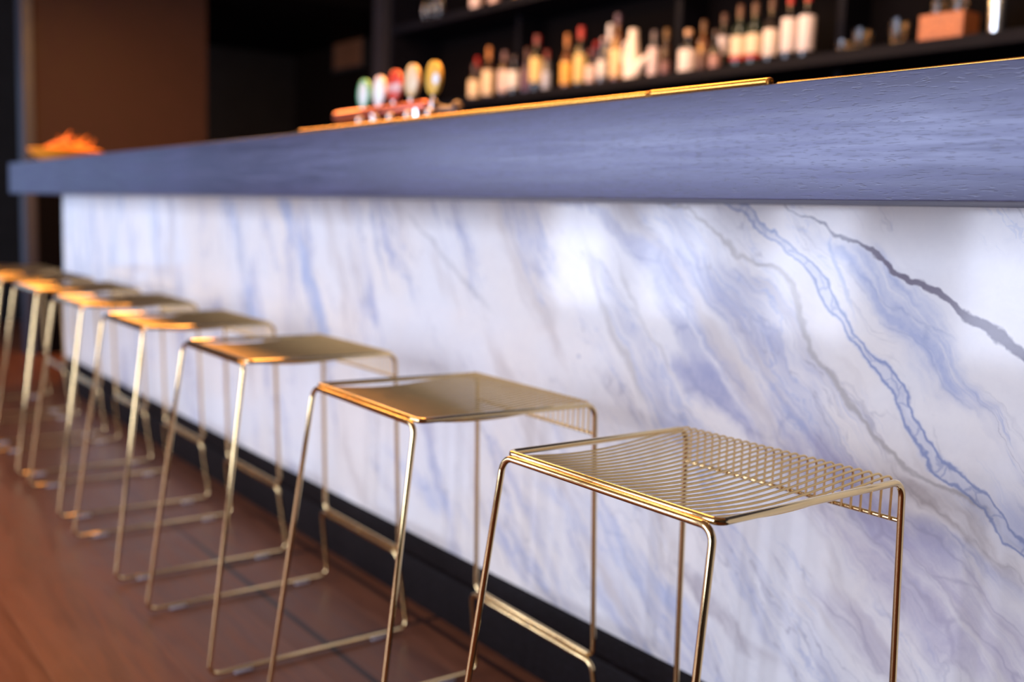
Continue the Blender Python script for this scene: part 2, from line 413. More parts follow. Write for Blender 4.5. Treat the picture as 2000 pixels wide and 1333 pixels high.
# ------------------------------------------------------------ room
def struct(name, bm, m, smooth=False):
    o = link(name, bm, m, None, smooth); o['kind'] = 'structure'; return o
XL, XR, YB, ZC = -10.3, 2.4, 4.75, 3.0
struct('floor', box(bmesh.new(), XL - 0.1, XR + 0.1, WIN_Y - 0.1, YB + 0.1, -0.1, 0.0), M_floor)
struct('ceiling', box(bmesh.new(), XL - 0.1, XR + 0.1, WIN_Y - 0.1, YB + 0.1, ZC, ZC + 0.1), M_ceil)
struct('ceiling_shade_box', box(bmesh.new(), XL, -7.5, 2.95, YB, 2.72, ZC - 0.001), M_cab)  # black box added to keep the far ceiling dark, hiding the fill's glow
struct('wall_back', box(bmesh.new(), XL - 0.1, XR + 0.1, YB, YB + 0.1, 0, ZC), M_walldark)
struct('wall_right', box(bmesh.new(), XR, XR + 0.1, WIN_Y, YB, 0, ZC), M_wallgrey)
bm = bmesh.new()
for q in ((WIN_Y, -0.55, 0, ZC), (0.95, YB, 0, ZC), (-0.55, 0.95, 0, 0.3), (-0.55, 0.95, 2.4, ZC)): box(bm, XL - 0.1, XL, q[0], q[1], q[2], q[3])
struct('wall_left', bm, M_black)
bm = bmesh.new()
for q in ((-0.55, -0.50, 0.3, 2.4), (0.90, 0.95, 0.3, 2.4), (0.17, 0.23, 0.3, 2.4), (-0.55, 0.95, 0.3, 0.35), (-0.55, 0.95, 2.35, 2.4)): box(bm, XL - 0.08, XL + 0.01, q[0], q[1], q[2], q[3])
struct('window_%d' % (len(WINDOWS) + 1), bm, M_black)
struct('wall_partition', box(bmesh.new(), -8.14, -8.0, 1.69, 2.945, 0, ZC), M_wallbrown)
struct('trim_1', box(bmesh.new(), -8.15, -7.985, 1.615, 1.69, 0, ZC, 0.004), M_trim)
struct('partition_shade_board', box(bmesh.new(), -8.0, -7.975, 1.70, 2.94, 0, 1.24, 0.002), M_cab)  # black sheet standing in for shade on the lower partition
struct('pillar', box(bmesh.new(), -7.08, -6.69, 4.02, 4.74, 0, ZC), mat('brown_pillar_paint', (0.012, 0.006, 0.004), 0.6))
struct('trim_2', box(bmesh.new(), -7.26, -7.085, 3.995, 4.74, 0, ZC, 0.004), mat('pillar_edge_paint', (0.016, 0.011, 0.013), 0.5))
# front wall (behind the camera) with window openings
bm = bmesh.new()
edges = sorted([(cx - w / 2, cx + w / 2) for cx, w in WINDOWS])
xs = [XL] + [e for p in edges for e in p] + [XR]
for i in range(0, len(xs), 2): box(bm, xs[i], xs[i + 1], WIN_Y - 0.08, WIN_Y, 0.25, 2.85)
box(bm, XL, XR, WIN_Y - 0.08, WIN_Y, 0, 0.25); box(bm, XL, XR, WIN_Y - 0.08, WIN_Y, 2.85, ZC)
struct('wall_front', bm, M_wallgrey)
for i, (cx, w) in enumerate(WINDOWS):
    bm = bmesh.new(); t = 0.035; a, b = cx - w / 2, cx + w / 2
    for q in ((a, a + t), (cx - t / 2, cx + t / 2), (b - t, b)): box(bm, q[0], q[1], WIN_Y - 0.06, WIN_Y + 0.01, 0.25, 2.85)
    for q in (0.25, 2.815): box(bm, a, b, WIN_Y - 0.06, WIN_Y + 0.01, q, q + t)
    struct('window_%d' % (i + 1), bm, M_black)

# a plain brown board on the rear wall beyond the bar end
def panel():
    root = empty('wall_panel', (-8.98, 4.70, 2.2))
    tag(root, 'plain brown rectangular panel high on the dark wall between the brown wall and the pillar', 'panel')
    bm = box(bmesh.new(), -0.30, 0.28, -0.02, 0.045, 0.28, 0.60, 0.004)
    link('board', bm, M_panel, root, False)
    bm = bmesh.new()
    for q in ((-0.33, 0.31, 0.25, 0.28), (-0.33, 0.31, 0.60, 0.63)): box(bm, q[0], q[1], -0.025, 0.045, q[2], q[3])
    for q in ((-0.33, -0.30), (0.28, 0.31)): box(bm, q[0], q[1], -0.025, 0.045, 0.28, 0.60)
    link('frame', bm, M_black, root, False)
panel()

# ------------------------------------------------------------ the bar
bar = tag(empty('bar_counter', (-2.5, 1.6, 0)), 'long bar counter with thick dark wood top and veined white and blue marble front', 'bar counter')
def bpart(name, bm, m, smooth=True):
    for v in bm.verts: v.co -= Vector((-2.5, 1.6, 0))
    o = link(name, bm, m, bar, smooth)
    return o
bpart('countertop', box(bmesh.new(), -6.593, 1.7, 1.25, 2.06, 1.151, 1.3244, 0.0025), M_top)['label'] = 'thick dark wooden countertop with blue daylight tinted into its colour'
bpart('marble_panel', box(bmesh.new(), -6.503, 1.6, 1.5207, 1.56, 0.190, 1.151), M_marble, False)['label'] = 'polished white marble front with blue-grey and brown veins'
# skirting profile (y, z) run along x
bm = bmesh.new()
prof = [(1.56, 0.0), (1.500, 0.0), (1.500, 0.122), (1.502, 0.128), (1.507, 0.131), (1.514, 0.134), (1.514, 0.182), (1.518, 0.190), (1.56, 0.190)]
ra = [bm.verts.new((-6.503, y, z)) for y, z in prof]; rb = [bm.verts.new((1.6, y, z)) for y, z in prof]
for k in range(len(prof)):
    k2 = (k + 1) % len(prof); bm.faces.new((ra[k], ra[k2], rb[k2], rb[k]))
bm.faces.new(ra[::-1]); bm.faces.new(rb)
bpart('skirting_board', bm, M_skirt)['label'] = 'dark moulded skirting board'
bpart('cabinet_body', box(bmesh.new(), -6.49, 1.58, 1.562, 2.0, 0.0, 1.150), M_cab, False)
for x0, x1, r, dz in ((-2.70, -1.312, 0.0055, 0.0), (-1.305, -1.05, 0.0060, 0.0), (-1.035, -0.45, 0.0016, 0.0)):
    bm = bmesh.new()
    tube(bm, [(x0, 1.262, 1.3244 + r), (x1, 1.262, 1.3244 + r)], r, 14)
    for xx in (x0, x1): lathe(bm, [(0, -r * 0.9), (r * 0.9, -r * 0.7), (r * 1.15, 0), (r * 0.9, r * 0.7), (0, r * 1.1)], 12, (xx, 1.262, 1.3244 + r))
    bpart('edge_strip', bm, M_brass2)['label'] = 'thin brass strip along the countertop edge'

# ------------------------------------------------------------ stools
ROD, WIRE = 0.0053, 0.0019
SW, SD, SH = 0.4217, 0.4076, 0.750
BW = 0.4741
YF, YR = -SD / 2, SD / 2
FY, RY = YF - 0.0956, YR + 0.0388
FW, ZF, YFR = 0.4368, 0.2269, YR + 0.0188
ZR = 0.0053 + 0.006      # runner height above the glides
def make_stool():
    root = empty('bar_stool')
    for s in (-1, 1):
        # room-side leg: from the front rail down into the runner
        bm = bmesh.new()
        tube(bm, fillet([(s * (SW / 2 - 0.045), YF, SH - 0.004), (s * SW / 2, YF, SH - 0.004), (s * BW / 2, FY, ZR), (s * BW / 2, FY + 0.07, ZR)], [0, 0.021, 0.022, 0]), ROD, 14, False)
        link('leg', bm, M_brass, root)
        # bar-side leg: upper rod from the side rail, lower rod rising from the runner, both turning into the footrest
        bm = bmesh.new()
        tube(bm, fillet([(s * SW / 2, YR - 0.06, SH), (s * SW / 2, YR, SH), (s * FW / 2, YFR, ZF), (s * (FW / 2 - 0.05), YFR, ZF)], [0, 0.024, 0.020, 0]), ROD, 14, False)
        tube(bm, fillet([(s * BW / 2, RY - 0.06, ZR), (s * BW / 2, RY, ZR), (s * (FW / 2 + 0.006), YFR - 0.008, ZF - 0.0095), (s * (FW / 2 - 0.05), YFR - 0.008, ZF - 0.0095)], [0, 0.022, 0.020, 0]), ROD, 14, False)
        link('leg', bm, M_brass, root)
        bm = bmesh.new()
        tube(bm, fillet([(s * (SW / 2 - 0.045), YF + 0.0100, SH + 0.001), (s * SW / 2, YF + 0.0100, SH + 0.001), (s * SW / 2, YR - 0.06, SH)], [0, 0.012, 0]), ROD, 14, False)
        link('side_rail', bm, M_brass, root)
        bm = bmesh.new()
        tube(bm, [(s * BW / 2, FY + 0.07, ZR), (s * BW / 2, RY - 0.06, ZR)], ROD, 14, False)
        link('floor_runner', bm, M_brass, root)
        for yy in (FY + 0.085, RY - 0.085):
            bm = box(bmesh.new(), s * BW / 2 - 0.0065, s * BW / 2 + 0.0065, yy - 0.022, yy + 0.022, 0.0, 0.0085, 0.002)
            link('floor_glide', bm, M_pad, root)['label'] = 'small clear plastic floor glide'
    bm = bmesh.new()
    tube(bm, [(-(SW / 2 - 0.045), YF, SH - 0.004), (SW / 2 - 0.045, YF, SH - 0.004)], ROD, 14, False)
    tube(bm, [(-(SW / 2 - 0.045), YF + 0.0100, SH + 0.001), (SW / 2 - 0.045, YF + 0.0100, SH + 0.001)], ROD, 14, False)
    link('front_rail', bm, M_brass, root)
    bm = bmesh.new()
    tube(bm, [(-(FW / 2 - 0.05), YFR, ZF), (FW / 2 - 0.05, YFR, ZF)], ROD, 14, False)
    tube(bm, [(-(FW / 2 - 0.05), YFR - 0.008, ZF - 0.0095), (FW / 2 - 0.05, YFR - 0.008, ZF - 0.0095)], ROD, 14, False)
    lathe(bm, [(0, -0.004), (0.005, -0.002), (0.006, 0.001), (0, 0.004)], 10, (0.01, YFR - 0.012, ZF - 0.003))
    link('footrest', bm, M_brass, root)
    bm = bmesh.new()
    yb = YR + 0.001; zb = SH - 0.060
    tube(bm, [(-SW / 2, yb + 0.002, zb), (SW / 2, yb + 0.002, zb)], 0.0036, 10, False)
    link('back_rail', bm, M_brass, root)
    bm = bmesh.new(); n = 25
    for k in range(n):
        x = -0.1965 + 0.393 * k / (n - 1)
        pts = [(x, YF + 0.0105, SH - 0.0015)]
        y0, y1 = YF + 0.0105, YR - 0.024
        for i in range(1, 15):
            t = i / 14.0
            dip = 0.013 * (math.sin(PI * t ** 0.85) ** 1.25)
            pts.append((x, y0 + (y1 - y0) * t, SH - 0.0015 + 0.0075 * t - dip))
        zt = SH + 0.006
        for i in range(0, 7):
            a = PI / 2 * i / 6
            pts.append((x, YR - 0.016 + 0.013 * math.sin(a), zt - 0.013 + 0.013 * math.cos(a)))
        pts.append((x, YR - 0.003, zb - 0.001))
        tube(bm, pts, WIRE, 8)
    link('seat_grille', bm, M_wire, root)['label'] = 'sagging grille of thin parallel wires folding over the bar side'
    return root
def copy_tree(o, parent=None):
    c = o.copy(); COL.objects.link(c)
    if parent: c.parent = parent
    for ch in [q for q in bpy.data.objects if q.parent == o]:
        copy_tree(ch, c)
    return c
proto = make_stool()
STOOLS = [
    (-1.0265, 1.1263, 0.9303, 'polished brass wire bar stool nearest the viewer, seat wires crisply in focus'),
    (-1.7095, 1.1337, -1.5554, 'brass wire bar stool standing second from the near end of the row'),
    (-2.4925, 1.1344, -0.3201, 'brass wire bar stool third in line, its whole floor runner in view'),
    (-3.2447, 1.1303, 0.0377, 'brass wire bar stool fourth in line, its seat half orange and half dark gold'),
    (-3.9675, 1.1415, -0.3386, 'blurred brass bar stool fifth in line, seat glowing orange in front of pale marble'),
    (-4.6535, 1.1391, 0.3760, 'blurred brass bar stool sixth in line, its seat overlapping the far end of the marble'),
    (-5.3074, 1.1212, 0.9184, 'blurred brass bar stool seventh in line, cut by the left picture edge'),
    (-5.980, 1.125, 0.2, 'farthest brass bar stool, only its bar side showing at the left picture edge'),
]
for i, (x, y, r, lab) in enumerate(STOOLS):
    o = proto if i == 0 else copy_tree(proto)
    o.location = (x, y, 0); o.rotation_euler = (0, 0, math.radians(r))
    tag(o, lab, 'bar stool', 'brass wire stools lined up along the bar')

# ------------------------------------------------------------ beer taps on the counter
ZT = 1.3244
M_chrome = mat('chrome', (0.75, 0.72, 0.72), 0.12, 1.0)
M_tap = mat('dull_tap_metal', (0.42, 0.33, 0.30), 0.32, 1.0)
M_copper = mat('red_copper', (0.60, 0.15, 0.10), 0.3, 1.0)
tower = tag(empty('beer_tower', (-3.05, 1.75, ZT)), 'beer tap tower with reddish copper cross pipe and five oval badges on the counter', 'beer tower')
bm = bmesh.new()
for x in (-0.10, 0.18):
    lathe(bm, [(0.0, 0.0), (0.042, 0.0), (0.042, 0.006), (0.024, 0.012), (0.020, 0.03), (0.020, 0.12)], 20, (x, 0, 0))
link('column', bm, M_chrome, tower)['label'] = 'pair of polished steel columns'
bm = bmesh.new()
tube(bm, [(-0.40, 0, 0.128), (-0.385, 0, 0.128), (-0.38, 0, 0.128), (0.22, 0, 0.128), (0.235, 0, 0.128)], [0.012, 0.019, 0.020, 0.020, 0.014], 18)
link('cross_pipe', bm, M_copper, tower)['label'] = 'reddish copper cross pipe'
BADGES = [(-0.183, 0.188, (0.10, 0.42, 0.18), (0.85, 0.80, 0.74), 'green and white oval badge'),
          (-0.075, 0.190, (0.92, 0.62, 0.55), (0.95, 0.95, 0.85), 'pink and white oval badge'),
          (0.028, 0.200, (0.75, 0.05, 0.02), (0.85, 0.45, 0.40), 'red oval badge with pale band'),
          (0.139, 0.208, (0.88, 0.55, 0.25), (0.90, 0.66, 0.40), 'cream oval badge'),
          (0.268, 0.205, (0.88, 0.48, 0.06), (0.90, 0.88, 0.95), 'golden oval badge with white spot')]
def badge_mat(i, c1, c2):
    m = bpy.data.materials.new('tap_badge_print'); m.use_nodes = True
    g = G(m); x, y, z = g.sep(g.obj())
    if i == 2: f = g.mr(g.m('ABSOLUTE', g.m('ADD', z, 0.006)), 0.010, 0.014, 1.0, 0.0)
    elif i == 4: f = g.mr(g.m('ADD', g.m('POWER', g.m('SUBTRACT', x, 0.022), 2.0), g.m('POWER', g.m('ADD', z, 0.004), 2.0)), 0.00022, 0.0003, 1.0, 0.0)
    else: f = g.mr(g.m('ADD', g.m('POWER', g.m('SUBTRACT', x, 0.006), 2.0), g.m('MULTIPLY', g.m('POWER', z, 2.0), 0.6)), 0.0007, 0.0011, 1.0, 0.0)
    g.put(g.b.inputs['Base Color'], g.mix(f, c1, c2)); g.b.inputs['Roughness'].default_value = 0.3
    return m
for i, (dx, dz, c1, c2, lab) in enumerate(BADGES):
    bm = bmesh.new()
    base = (dx, 0, 0.128)
    if i < 4:
        lathe(bm, [(0, 0.018), (0.013, 0.018), (0.013, 0.03), (0.006, 0.034), (0.006, dz - 0.128 - 0.04)], 14, base)
    else:
        lathe(bm, [(0, -0.128), (0.03, -0.128), (0.03, -0.12), (0.017, -0.11), (0.015, 0.01), (0.006, 0.02), (0.006, dz - 0.128 - 0.04)], 14, base)
        tube(bm, fillet([(dx, 0, 0.113), (dx + 0.14, 0, 0.108), (dx + 0.14, -0.02, 0.108)], 0.01), 0.011, 12)
        lathe(bm, [(0, -0.02), (0.014, -0.014), (0.02, 0), (0.014, 0.014), (0, 0.02)], 16, (dx + 0.15, -0.01, 0.112))
    # spout toward the bartender side, bending down
    tube(bm, fillet([(dx, 0.005, 0.128), (dx, 0.065, 0.118), (dx, 0.072, 0.075)], 0.018), 0.0085, 10)
    lathe(bm, [(0, -0.018), (0.014, -0.014), (0.015, 0.0), (0.010, 0.006), (0, 0.008)], 14, (dx + 0.02, -0.026, 0.108))
    t = link('tap', bm, M_tap, tower)
    bm = bmesh.new()
    lathe(bm, [(0, -0.010), (0.036, -0.010), (0.042, -0.006), (0.042, 0.006), (0.036, 0.010), (0, 0.010)], 28)
    for v in bm.verts: v.co = Vector((v.co.x * 1.0, v.co.z, v.co.y * 1.25))
    b = link('badge', bm, badge_mat(i, c1, c2), t)
    b.location = (dx, 0, dz + 0.006)
    b['label'] = lab

# ------------------------------------------------------------ dish of orange twigs at the far end
M_dish = mat('orange_wood_dish', (0.90, 0.30, 0.02), 0.4)
M_twig = mat('orange_dried_twig', (0.90, 0.27, 0.02), 0.6)
DX, DY = -6.20, 1.47
bm = bmesh.new()
lathe(bm, [(0, 0), (0.10, 0), (0.11, 0.004), (0.175, 0.045), (0.200, 0.075), (0.196, 0.078), (0.17, 0.050), (0.10, 0.012), (0, 0.010)], 32)
dish = link('wooden_dish', bm, M_dish); dish.location = (DX, DY, ZT)
tag(dish, 'shallow orange wooden dish at the far end of the bar top', 'dish')
TW = [(-0.10, -0.05, 0.4, 0.30, 0.35), (0.02, -0.07, 0.1, 0.34, 0.15), (-0.02, 0.05, 2.8, 0.30, 0.30), (0.07, 0.02, 1.2, 0.22, 0.40),
      (0.05, 0.06, 0.7, 0.28, 0.22), (-0.08, 0.06, 2.0, 0.22, 0.5), (0.02, 0.0, -1.1, 0.26, 0.18)]
for k, (tx, ty, a, ln, tilt) in enumerate(TW):
    bm = bmesh.new(); pts = []; rr = []
    for i in range(9):
        t = i / 8.0 - 0.5
        pts.append((t * ln, 0.018 * math.sin(5 * t + k), 0.03 * (1 - 4 * t * t) * 0.5 + (t + 0.5) * ln * math.tan(tilt) * (0.9 if k == 0 else 0.45)))
        rr.append(0.0095 * (1 - 0.55 * abs(2 * t)) + 0.002 * math.sin(7 * t + k))
    tube(bm, pts, rr, 8)
    tube(bm, [pts[5], (pts[5][0] + 0.03, 0.03, pts[5][2] + 0.03), (pts[5][0] + 0.055, 0.04, pts[5][2] + 0.06)], [0.007, 0.005, 0.002], 6)
    o = link('dried_twig', bm, M_twig)
    o.location = (DX + tx * 0.8, DY + ty * 0.8, ZT + 0.050 + 0.004 * (k % 4)); o.rotation_euler = (0, 0, a)
    tag(o, 'curved orange dried twig lying in the heap on the far dish', 'twig', 'orange twigs heaped on the dish')

# ------------------------------------------------------------ back bar shelves
SZ1, SZ2, SY0, SY1 = 1.870, 2.440, 3.80, 4.22
shelf = tag(empty('back_bar_shelf', (-2.6, 4.0, 0)), 'tall black shelving unit behind the bar holding bottles and glasses', 'shelving')
def spart(name, bm, m):
    for v in bm.verts: v.co -= Vector((-2.6, 4.0, 0))
    return link(name, bm, m, shelf, False)
for z in (SZ1, SZ2): spart('shelf_board', box(bmesh.new(), -6.62, 1.2, SY0, SY1, z - 0.05, z, 0.002), M_shelf)
spart('worktop', box(bmesh.new(), -6.64, 1.2, SY0 - 0.25, SY1, 0.90, 0.94, 0.002), M_shelf)
spart('cabinet', box(bmesh.new(), -6.62, 1.2, SY0 - 0.2, SY1, 0.0, 0.90), M_shelf)
for x in (-6.66, -5.42, -4.0, -2.98, 1.2): spart('upright', box(bmesh.new(), x, x + 0.04, SY0 + (0.22 if -6 < x < 1 else 0), SY1, 0.94, 2.98), M_shelf)
spart('back_panel', box(bmesh.new(), -6.66, 1.24, SY1, SY1 + 0.03, 0.0, 2.98), M_cab)

# glass and label materials
def glassy(name, col, rough=0.06): return mat(name, col, rough, 0.0, vary=0.02, **{'Specular IOR Level': 0.6})
GL = {'dark': glassy('dark_bottle_glass', (0.010, 0.008, 0.010)), 'green': glassy('green_bottle_glass', (0.010, 0.022, 0.014)),
      'amber': glassy('amber_bottle_glass', (0.14, 0.045, 0.012)), 'brown': glassy('brown_bottle_glass', (0.05, 0.02, 0.012)),
      'clear': glassy('smoky_clear_glass', (0.10, 0.10, 0.12)), 'purple': glassy('purple_bottle_glass', (0.05, 0.02, 0.05))}
_c = {}
def paint(col, rough=0.5):
    k = (col, rough)
    if k not in _c: _c[k] = mat('bottle_paper_and_foil', tuple(q * 0.85 for q in col), rough, vary=0.04)
    return _c[k]
CREAM, WHITE, PINK = (0.85, 0.62, 0.38), (0.82, 0.74, 0.68), (0.80, 0.58, 0.50)
YEL, ORA, BLUEG, AMB = (0.85, 0.58, 0.20), (0.85, 0.42, 0.06), (0.50, 0.52, 0.62), (0.55, 0.20, 0.05)
RED, DRED, PURP = (0.50, 0.015, 0.012), (0.22, 0.015, 0.015), (0.10, 0.05, 0.09)
def bottle(name, x, y, z, r, h, lab, glass, labcol, capcol, cap_h, shape, label, band=None, caplab=None):
    root = empty(name, (x, y, z)); tag(root, label, 'bottle', 'bottles on the back bar shelf')
    sh = {'wine': (0.62, 0.70, 0.30), 'slope': (0.50, 0.74, 0.32), 'spirit': (0.66, 0.76, 0.40), 'squat': (0.60, 0.72, 0.42)}[shape]
    zs, zn, rn = sh[0] * h, sh[1] * h, max(0.011, min(sh[2] * r, 0.016))
    prof = [(0, 0.004), (r * 0.8, 0.0), (r * 0.97, 0.003), (r, 0.010), (r, zs)]
    for i in range(1, 7):
        t = i / 6.0; f = 0.5 - 0.5 * math.cos(PI * t)
        prof.append((r + (rn - r) * f, zs + (zn - zs) * t))
    prof += [(rn, h - 0.03), (rn * 1.15, h - 0.026), (rn * 1.15, h - 0.012), (rn, h - 0.01), (rn, h - 0.003), (0, h - 0.003)]
    link('bottle_body', lathe(bmesh.new(), prof, 24), GL[glass], root)
    l0, l1 = lab; l1 = min(l1, zs + 0.005)
    if labcol:
        a = lathe(bmesh.new(), [(r + 0.0006, l0), (r + 0.0012, l0 + 0.001), (r + 0.0012, l1 - 0.001), (r + 0.0006, l1)], 26, a0=-PI / 2 - 2.1, a1=-PI / 2 + 2.1)
        lb = link('paper_label', a, paint(labcol), root)
        if band:
            a = lathe(bmesh.new(), [(r + 0.0015, l0), (r + 0.0022, l0 + 0.001), (r + 0.0022, l0 + 0.021), (r + 0.0015, l0 + 0.022)], 26, a0=-PI / 2 - 2.1, a1=-PI / 2 + 2.1)
            link('label_band', a, paint(band), lb)
    rc = rn * 1.25
    a = lathe(bmesh.new(), [(rn * 1.02, h - cap_h), (rc, h - cap_h + 0.001), (rc, h - 0.003), (rc * 0.85, h), (0, h)], 18)
    c = link('bottle_cap', a, paint(capcol, 0.35), root)
    if caplab: c['label'] = caplab
    return root
B = [ # x, dy, r, h, label z0 z1, glass, label colour, cap colour, cap height, shape, label
 (-5.727, 0.00, 0.041, 0.235, (0.022, 0.130), 'brown', CREAM, (0.10, 0.04, 0.03), 0.03, 'squat', 'short bottle with cream label, far left of the lower shelf'),
 (-5.700, 0.13, 0.036, 0.315, (0.040, 0.150), 'dark', (0.30, 0.10, 0.06), RED, 0.085, 'wine', 'dark bottle with red cap behind the short cream-labelled bottles'),
 (-5.570, 0.00, 0.041, 0.330, (0.026, 0.180), 'brown', CREAM, AMB, 0.080, 'wine', 'tall bottle with cream label and amber neck next to the short cream-labelled one'),
 (-5.397, 0.02, 0.037, 0.290, (0.038, 0.170), 'brown', PINK, (0.18, 0.08, 0.08), 0.06, 'spirit', 'brown bottle with pinkish label and dusky cap in the left part of the lower shelf'),
 (-5.293, 0.00, 0.037, 0.245, (0.046, 0.160), 'dark', WHITE, (0.06, 0.03, 0.03), 0.03, 'squat', 'low dark bottle with whitish label right of the pink-labelled bottle'),
 (-5.161, 0.05, 0.033, 0.290, (0.040, 0.150), 'purple', (0.14, 0.06, 0.10), (0.14, 0.05, 0.04), 0.05, 'wine', 'dim dark purple bottle left of the yellow-labelled bottle with dark red cap'),
 (-5.065, 0.00, 0.040, 0.345, (0.064, 0.208), 'dark', YEL, DRED, 0.055, 'spirit', 'tall dark bottle with yellow label and dark red cap standing alone'),
 (-4.965, 0.00, 0.026, 0.245, (0.018, 0.118), 'clear', BLUEG, DRED, 0.05, 'spirit', 'slim bottle with small grey-blue label right of the lone yellow label'),
 (-4.778, 0.00, 0.034, 0.320, (0.030, 0.155), 'amber', ORA, AMB, 0.070, 'slope', 'amber bottle with glowing orange label in the middle of the lower shelf'),
 (-4.654, 0.02, 0.036, 0.350, (0.034, 0.190), 'dark', YEL, RED, 0.070, 'spirit', 'tall bottle with golden yellow label and bright red cap'),
 (-4.561, -0.03, 0.027, 0.200, (0.018, 0.108), 'dark', PINK, DRED, 0.03, 'squat', 'small bottle with pinkish label right of the red-capped golden-labelled bottle'),
 (-4.520, 0.10, 0.030, 0.270, (0.120, 0.180), 'purple', PINK, RED, 0.03, 'slope', 'purple bottle with pink shoulder label behind the small pinkish one'),
 (-4.460, 0.00, 0.028, 0.260, (0.045, 0.170), 'clear', WHITE, (0.60, 0.30, 0.25), 0.02, 'slope', 'slim clear bottle with white label below the white-capped bottle'),
 (-4.405, 0.09, 0.033, 0.352, (0.048, 0.120), 'clear', BLUEG, (0.85, 0.76, 0.72), 0.100, 'spirit', 'tall bottle with long white capsule standing highest left of the jug'),
 (-4.345, 0.00, 0.035, 0.375, (0.034, 0.185), 'amber', (0.88, 0.58, 0.28), PURP, 0.050, 'spirit', 'tall amber bottle with cream-orange label just left of the white jug'),
 (-4.053, 0.00, 0.028, 0.250, (0.012, 0.160), 'clear', (0.78, 0.60, 0.58), (0.16, 0.12, 0.13), 0.05, 'spirit', 'slim clear bottle with long pinkish-white label right of the white jug'),
 (-3.961, 0.00, 0.026, 0.250, (0.008, 0.080), 'brown', (0.22, 0.10, 0.10), (0.20, 0.10, 0.03), 0.05, 'slope', 'small dim brown bottle right of the slim pinkish-white one'),
 (-3.802, 0.00, 0.047, 0.225, (0.014, 0.122), 'dark', (0.86, 0.72, 0.66), (0.75, 0.42, 0.22), 0.03, 'squat', 'squat wide bottle with big whitish label and copper cap'),
 (-3.700, 0.03, 0.030, 0.265, (0.012, 0.105), 'amber', (0.12, 0.05, 0.03), (0.16, 0.07, 0.03), 0.05, 'wine', 'brown bottle without bright label right of the squat whitish one'),
 (-3.615, 0.00, 0.028, 0.200, (0.010, 0.080), 'dark', (0.42, 0.22, 0.19), (0.08, 0.04, 0.03), 0.03, 'slope', 'small dark bottle with faint reddish label left of the wine bottles'),
 (-3.565, 0.10, 0.037, 0.300, (0.096, 0.186), 'dark', (0.80, 0.68, 0.68), (0.14, 0.06, 0.04), 0.05, 'wine', 'wine bottle with high pale label, first of the white-labelled row'),
 (-3.464, 0.00, 0.038, 0.300, (0.036, 0.150), 'green', (0.82, 0.66, 0.46), (0.16, 0.07, 0.04), 0.06, 'wine', 'wine bottle with cream label and red lower band, left one of the pair'),
 (-3.371, 0.00, 0.038, 0.300, (0.036, 0.150), 'green', (0.82, 0.66, 0.46), (0.16, 0.08, 0.05), 0.06, 'wine', 'wine bottle with cream label and red lower band, right one of the pair'),
 (-3.270, 0.00, 0.035, 0.310, (0.038, 0.160), 'dark', (0.84, 0.70, 0.60), (0.12, 0.05, 0.03), 0.06, 'wine', 'dark wine bottle with creamy white label right of the red-banded pair'),
 (-3.165, 0.00, 0.036, 0.320, (0.045, 0.196), 'dark', (0.82, 0.70, 0.66), RED, 0.060, 'wine', 'dark wine bottle with tall white label and red capsule, second from the shelf divider'),
 (-3.067, 0.00, 0.038, 0.320, (0.040, 0.196), 'dark', (0.80, 0.69, 0.68), RED, 0.060, 'wine', 'dark wine bottle with tall white label and red capsule, last beside the shelf divider'),
]
for i, (x, dy, r, h, lab, gl, lc, cc, ch, shp, lbl) in enumerate(B):
    bottle('bottle', x * (3.92 + dy) / 3.92 if dy else x, 3.92 + dy, SZ1, r, h, lab, gl, lc, cc, ch, shp, lbl, band=(0.45, 0.02, 0.02) if 'red lower band' in lbl else None)
U = [(-5.735, 0.040, 0.30, (0.02, 0.14), 'dark', (0.80, 0.56, 0.48), 'bottle with pinkish label at the top edge, left one on the upper shelf'),
     (-5.530, 0.037, 0.30, (0.03, 0.14), 'amber', (0.84, 0.52, 0.42), 'bottle with warm pink label at the top edge, right of the amber neck gap'),
     (-5.640, 0.026, 0.29, (0.05, 0.13), 'amber', (0.75, 0.35, 0.08), 'slim amber bottle between the two pink-labelled upper shelf bottles'),
     (-5.260, 0.048, 0.30, (0.03, 0.15), 'amber', (0.85, 0.45, 0.10), 'wide amber bottle at the top edge, rightmost on the upper shelf')]
for x, r, h, lab, gl, lc, lbl in U:
    bottle('bottle', x, 3.92 + (0.1 if r < 0.03 else 0), SZ2, r, h, lab, gl, lc, (0.2, 0.1, 0.05), 0.04, 'spirit', lbl)

# white jug
jug = tag(empty('ceramic_jug', (-4.215, 3.92, SZ1)), 'white ceramic jug with pointed spout among the bottles', 'jug')
M_cer = mat('white_glazed_ceramic', (0.88, 0.72, 0.60), 0.3, vary=0.03)
bm = bmesh.new()
lathe(bm, [(0, 0), (0.040, 0), (0.046, 0.01), (0.050, 0.06), (0.046, 0.12), (0.034, 0.19), (0.027, 0.24), (0.026, 0.275), (0.022, 0.277), (0.022, 0.24), (0, 0.23)], 26)
link('jug_body', bm, M_cer, jug)
bm = bmesh.new(); tube(bm, [(0.03, 0, 0.05), (0.07, -0.005, 0.09), (0.115, -0.01, 0.122), (0.125, -0.01, 0.13)], [0.034, 0.026, 0.014, 0.006], 14)
link('spout', bm, M_cer, jug)
bm = bmesh.new(); tube(bm, fillet([(-0.03, 0, 0.22), (-0.075, 0, 0.21), (-0.08, 0, 0.12), (-0.044, 0, 0.09)], 0.02), 0.007, 10)
link('handle', bm, M_cer, jug)

